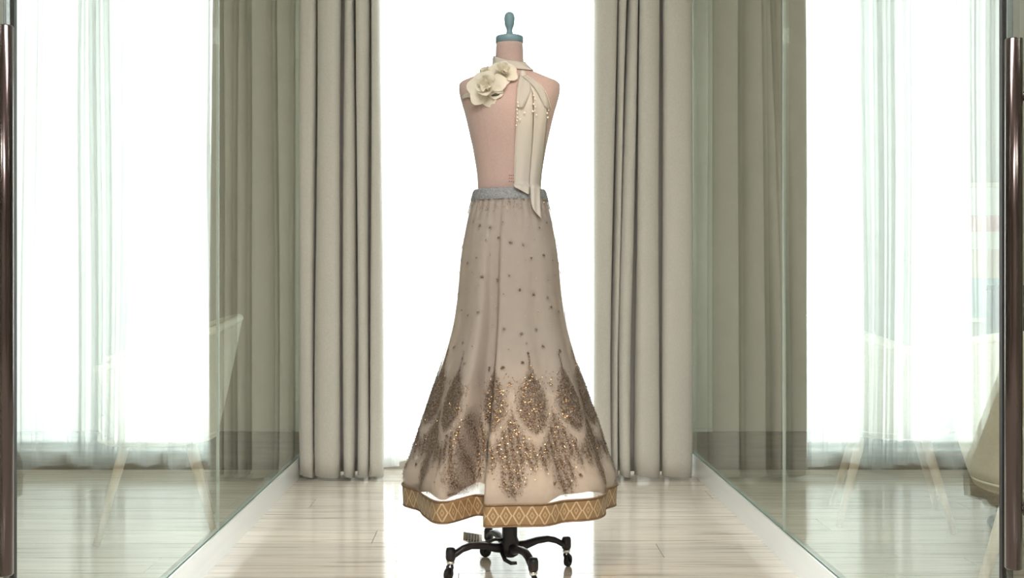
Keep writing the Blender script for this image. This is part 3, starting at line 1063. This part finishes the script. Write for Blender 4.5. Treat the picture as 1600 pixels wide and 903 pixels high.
def flower(px, py, scale, normal, off, roll=0.0, label=None):
    x, z = FX(px), FZ(py)
    c = Vector((x, front_y(x, z, off), z))
    n = Vector(normal).normalized()
    q = n.to_track_quat('Z', 'Y').to_matrix().to_4x4()
    core = MB().sphere((0, 0, 0.014), 0.010, 12, 8, (1, 0.8, 1.2))
    f = core.build('rose', M['petal'], scarf, True)
    f.matrix_local = Matrix.Translation(c) @ q @ Matrix.Rotation(roll, 4, 'Z') @ Matrix.Scale(scale, 4)
    if label: f['label'] = label
    for ring, cnt in ((0, 7), (1, 5), (2, 4)):
        for k in range(cnt):
            p = link_mesh('petal', PET[ring], None, f)
            s = random.uniform(0.86, 1.12)
            p.rotation_euler = (random.uniform(-0.15, 0.15), random.uniform(-0.14, 0.10) - 0.5 * ring, 2 * PI * (k + 0.5 * ring) / cnt + random.uniform(-0.15, 0.15))
            p.scale = (s, s, s)
            p.location = (0, 0, 0.004 * ring)
    return f


flower(760, 140, 1.2, (-0.15, -1, 0.05), 0.012, 0.4, 'large cream silk rose')
flower(786, 114, 0.95, (0.10, -1, 0.35), 0.016, 1.3, 'smaller cream silk rose')
flower(760, 117, 0.72, (-0.35, -0.8, 0.6), 0.016, 2.1, 'small cream silk rose at the back')
# ribbon end sticking out to the left and two dark leaves
ribbon('ribbon_end', [(746, 138, 748, 152), (736, 142, 738, 152), (727, 144, 728, 151), (721, 147, 722, 151)], M['satin'], 0.008, nu=5, nsub=5)


def leaf(px0, py0, px1, py1, w):
    n = 9
    V = []
    for i in range(n):
        t = i / (n - 1)
        px, py = px0 + (px1 - px0) * t, py0 + (py1 - py0) * t
        ww = w * math.sin(PI * (0.08 + 0.92 * t)) if t < 1 else 0.0002
        dx, dz = FX(px1) - FX(px0), FZ(py1) - FZ(py0)
        L = math.hypot(dx, dz); nx, nz = -dz / L, dx / L
        x, z = FX(px), FZ(py)
        for sgn in (-1, 0, 1):
            xx, zz = x + nx * ww * sgn, z + nz * ww * sgn
            V.append((xx, front_y(xx, zz, 0.010 + (0.002 if sgn == 0 else 0)), zz))
    o = build('leaf', V, grid_faces(3, n), M['leaf'], scarf, True)
    solidify(o, 0.0008, 1.0)


leaf(780, 137, 795, 121, 0.005)
leaf(768, 152, 786, 148, 0.005)

# ------------------------------------------------------------------ tub chairs behind the glass
def tub_chair(loc, face, label, group='cream tub chairs behind the glass'):
    root = empty('tub_chair', loc, face)         # local +x is the open front
    tag(root, label, 'chair', group)
    n = 44
    A0 = math.radians(48)

    def top(a):                                   # rim height, highest at the back (a = pi)
        return 0.60 + 0.16 * (0.5 - 0.5 * math.cos((a - A0) / (2 * PI - 2 * A0) * 2 * PI)) ** 0.7
    lev = 10
    Vo, Vi = [], []
    ang = [A0 + (2 * PI - 2 * A0) * j / (n - 1) for j in range(n)]
    for i in range(lev):
        t = i / (lev - 1)
        for a in ang:
            zt = top(a)
            z = 0.335 + (zt - 0.335) * t
            r = 0.205 + 0.092 * t ** 0.85
            Vo.append((r * math.cos(a), r * math.sin(a) * 1.02, z))
            Vi.append(((r - 0.022) * math.cos(a), (r - 0.022) * math.sin(a) * 1.02, z))
    o = build('outer_shell', Vo, grid_faces(n, lev), M['shell'], root, True); solidify(o, 0.010, -1)
    o = build('inner_shell', Vi, grid_faces(n, lev), M['inner'], root, True); solidify(o, 0.008, 1)
    MB().tube([(0.286 * math.cos(a), 0.286 * math.sin(a) * 1.02, top(a)) for a in ang], 0.014, 10).build('rim', M['rim'], root, True)
    MB().tube([(0.206 * math.cos(a), 0.206 * math.sin(a) * 1.02, 0.352) for a in ang], 0.006, 8).build('hem_piping', M['rim'], root, True)
    MB().lathe([(0.195, 0.325), (0.207, 0.332), (0.207, 0.345), (0.19, 0.35)], 40).build('seat_pan', M['shell'], root, True)
    MB().lathe([(0.185, 0.35), (0.20, 0.365), (0.20, 0.405), (0.18, 0.425), (0.09, 0.432)], 40).build('cushion', M['shell'], root, True)
    for a in (45, 135, 225, 315):
        t = math.radians(a)
        d = Vector((math.cos(t), math.sin(t), 0))
        MB().tube([d * 0.15 + Vector((0, 0, 0.33)), d * 0.275 + Vector((0, 0, 0.0))], [0.019, 0.011], 12).build('leg', M['legwood'], root, True)
    return root


tub_chair((-1.205, 3.70, 0), math.radians(197), 'cream tub chair with pale wooden legs behind the left glass partition')
tub_chair((1.545, 2.80, 0), math.radians(60), 'cream tub chair with its back turned, nearest behind the right glass partition')
tub_chair((1.50, 3.86, 0), math.radians(-15), 'cream tub chair standing by the back wall behind the right glass')

# swivel chair
sw = empty('swivel_chair', (2.08, 3.62, 0), 0.3)
tag(sw, 'black swivel chair on a caster star base at the right edge behind the handle', 'chair')
MB().lathe([(0.03, 0.08), (0.035, 0.09), (0.03, 0.13), (0.018, 0.14), (0.018, 0.40)], 20).build('gas_column', M['black'], sw, True)
for k in range(5):
    t = 2 * PI * k / 5 + 2.65
    d = Vector((math.cos(t), math.sin(t), 0))
    a = MB().tube([d * 0.02 + Vector((0, 0, 0.10)), d * 0.15 + Vector((0, 0, 0.095)), d * 0.275 + Vector((0, 0, 0.075))], [0.022, 0.019, 0.014], 10).build('base_arm', M['black'], sw, True)
    c = d * 0.275
    f2 = Vector((-d.y, d.x, 0))
    rg = []
    for off, rr in ((-0.018, 0.020), (-0.018, 0.026), (-0.012, 0.028), (0.012, 0.028), (0.018, 0.026), (0.018, 0.020)):
        rg.append([c + Vector((0, 0, 0.0285)) + f2 * off + (d * math.cos(2 * PI * j / 18) + Vector((0, 0, 1)) * math.sin(2 * PI * j / 18)) * rr for j in range(18)])
    MB().loft(rg, True, True).build('caster', M['black'], a, True)
mb = MB()
mb.box(-0.23, 0.23, -0.22, 0.22, 0.40, 0.47, 0.03)
mb.build('seat', M['redpad'], sw)
mb = MB()
mb.box(-0.20, 0.20, 0.20, 0.25, 0.56, 0.88, 0.02)
mb.build('backrest', M['redpad'], sw)
MB().tube([(0, 0.05, 0.40), (0, 0.20, 0.41), (0, 0.255, 0.48), (0, 0.255, 0.66)], 0.016, 10, 0.6).build('back_bracket', M['black'], sw, True)

# framed print on the back wall of the right-hand room
art = empty('framed_print', (2.27, YB - 0.012, 0.70))
tag(art, 'pale framed print in peach and blue-grey on the wall behind the right glass', 'picture')
MB().box(-0.20, 0.20, -0.002, 0.004, 0.02, 0.64).build('print_sheet', M['print'], art)
fm = MB()
fm.box(-0.225, -0.20, -0.012, 0.010, 0.0, 0.66); fm.box(0.20, 0.225, -0.012, 0.010, 0.0, 0.66)
fm.box(-0.20, 0.20, -0.012, 0.010, 0.0, 0.02); fm.box(-0.20, 0.20, -0.012, 0.010, 0.64, 0.66)
fm.build('picture_frame', M['pframe'], art)

# ------------------------------------------------------------------ added fill panels and ceiling spotlights (above the frame)
for k, (px_, py_) in enumerate(FILL_PANELS):
    cl = empty('fill_panel', (px_, py_, CEIL))
    tag(cl, ['white rectangular panel added as fill light over the corridor', 'white rectangular panel added as fill light behind the camera'][k], 'ceiling light')
    f = MB()
    f.box(-0.58, 0.58, -0.28, -0.255, -0.03, 0); f.box(-0.58, 0.58, 0.255, 0.28, -0.03, 0)
    f.box(-0.58, -0.555, -0.255, 0.255, -0.03, 0); f.box(0.555, 0.58, -0.255, 0.255, -0.03, 0)
    f.build('fixture_frame', M['frame'], cl)
    MB().box(-0.555, 0.555, -0.255, 0.255, -0.02, -0.012).build('diffuser', M['diffuser'], cl)
for k, (pos, dirv) in enumerate(((SPOT_AT, sd), (SPOT2_AT, sd2))):
    sp = empty('spotlight', (pos[0], pos[1], CEIL))
    tag(sp, ['small black ceiling spotlight aimed at the shoulder of the dress form', 'small black ceiling spotlight aimed at the hem of the skirt'][k], 'spotlight')
    MB().lathe([(0.03, -0.02), (0.035, -0.015), (0.035, 0)], 18).build('mount', M['black'], sp, True)
    MB().tube([(0, 0, -0.01), (0, 0, -0.10)], 0.008, 8).build('stem', M['black'], sp, True)
    dv = dirv.normalized()
    b0 = Vector((0, 0, -0.17)) - dv * 0.09
    u = dv.cross(Vector((1, 0, 0))).normalized(); w = dv.cross(u)
    rg = []
    for tt_, rr in ((0, 0.03), (0.01, 0.04), (0.078, 0.043), (0.078, 0.036), (0.012, 0.033)):
        rg.append([b0 + dv * tt_ + (u * math.cos(2 * PI * j / 20) + w * math.sin(2 * PI * j / 20)) * rr for j in range(20)])
    MB().loft(rg, True, False).build('lamp_can', M['black'], sp, True)
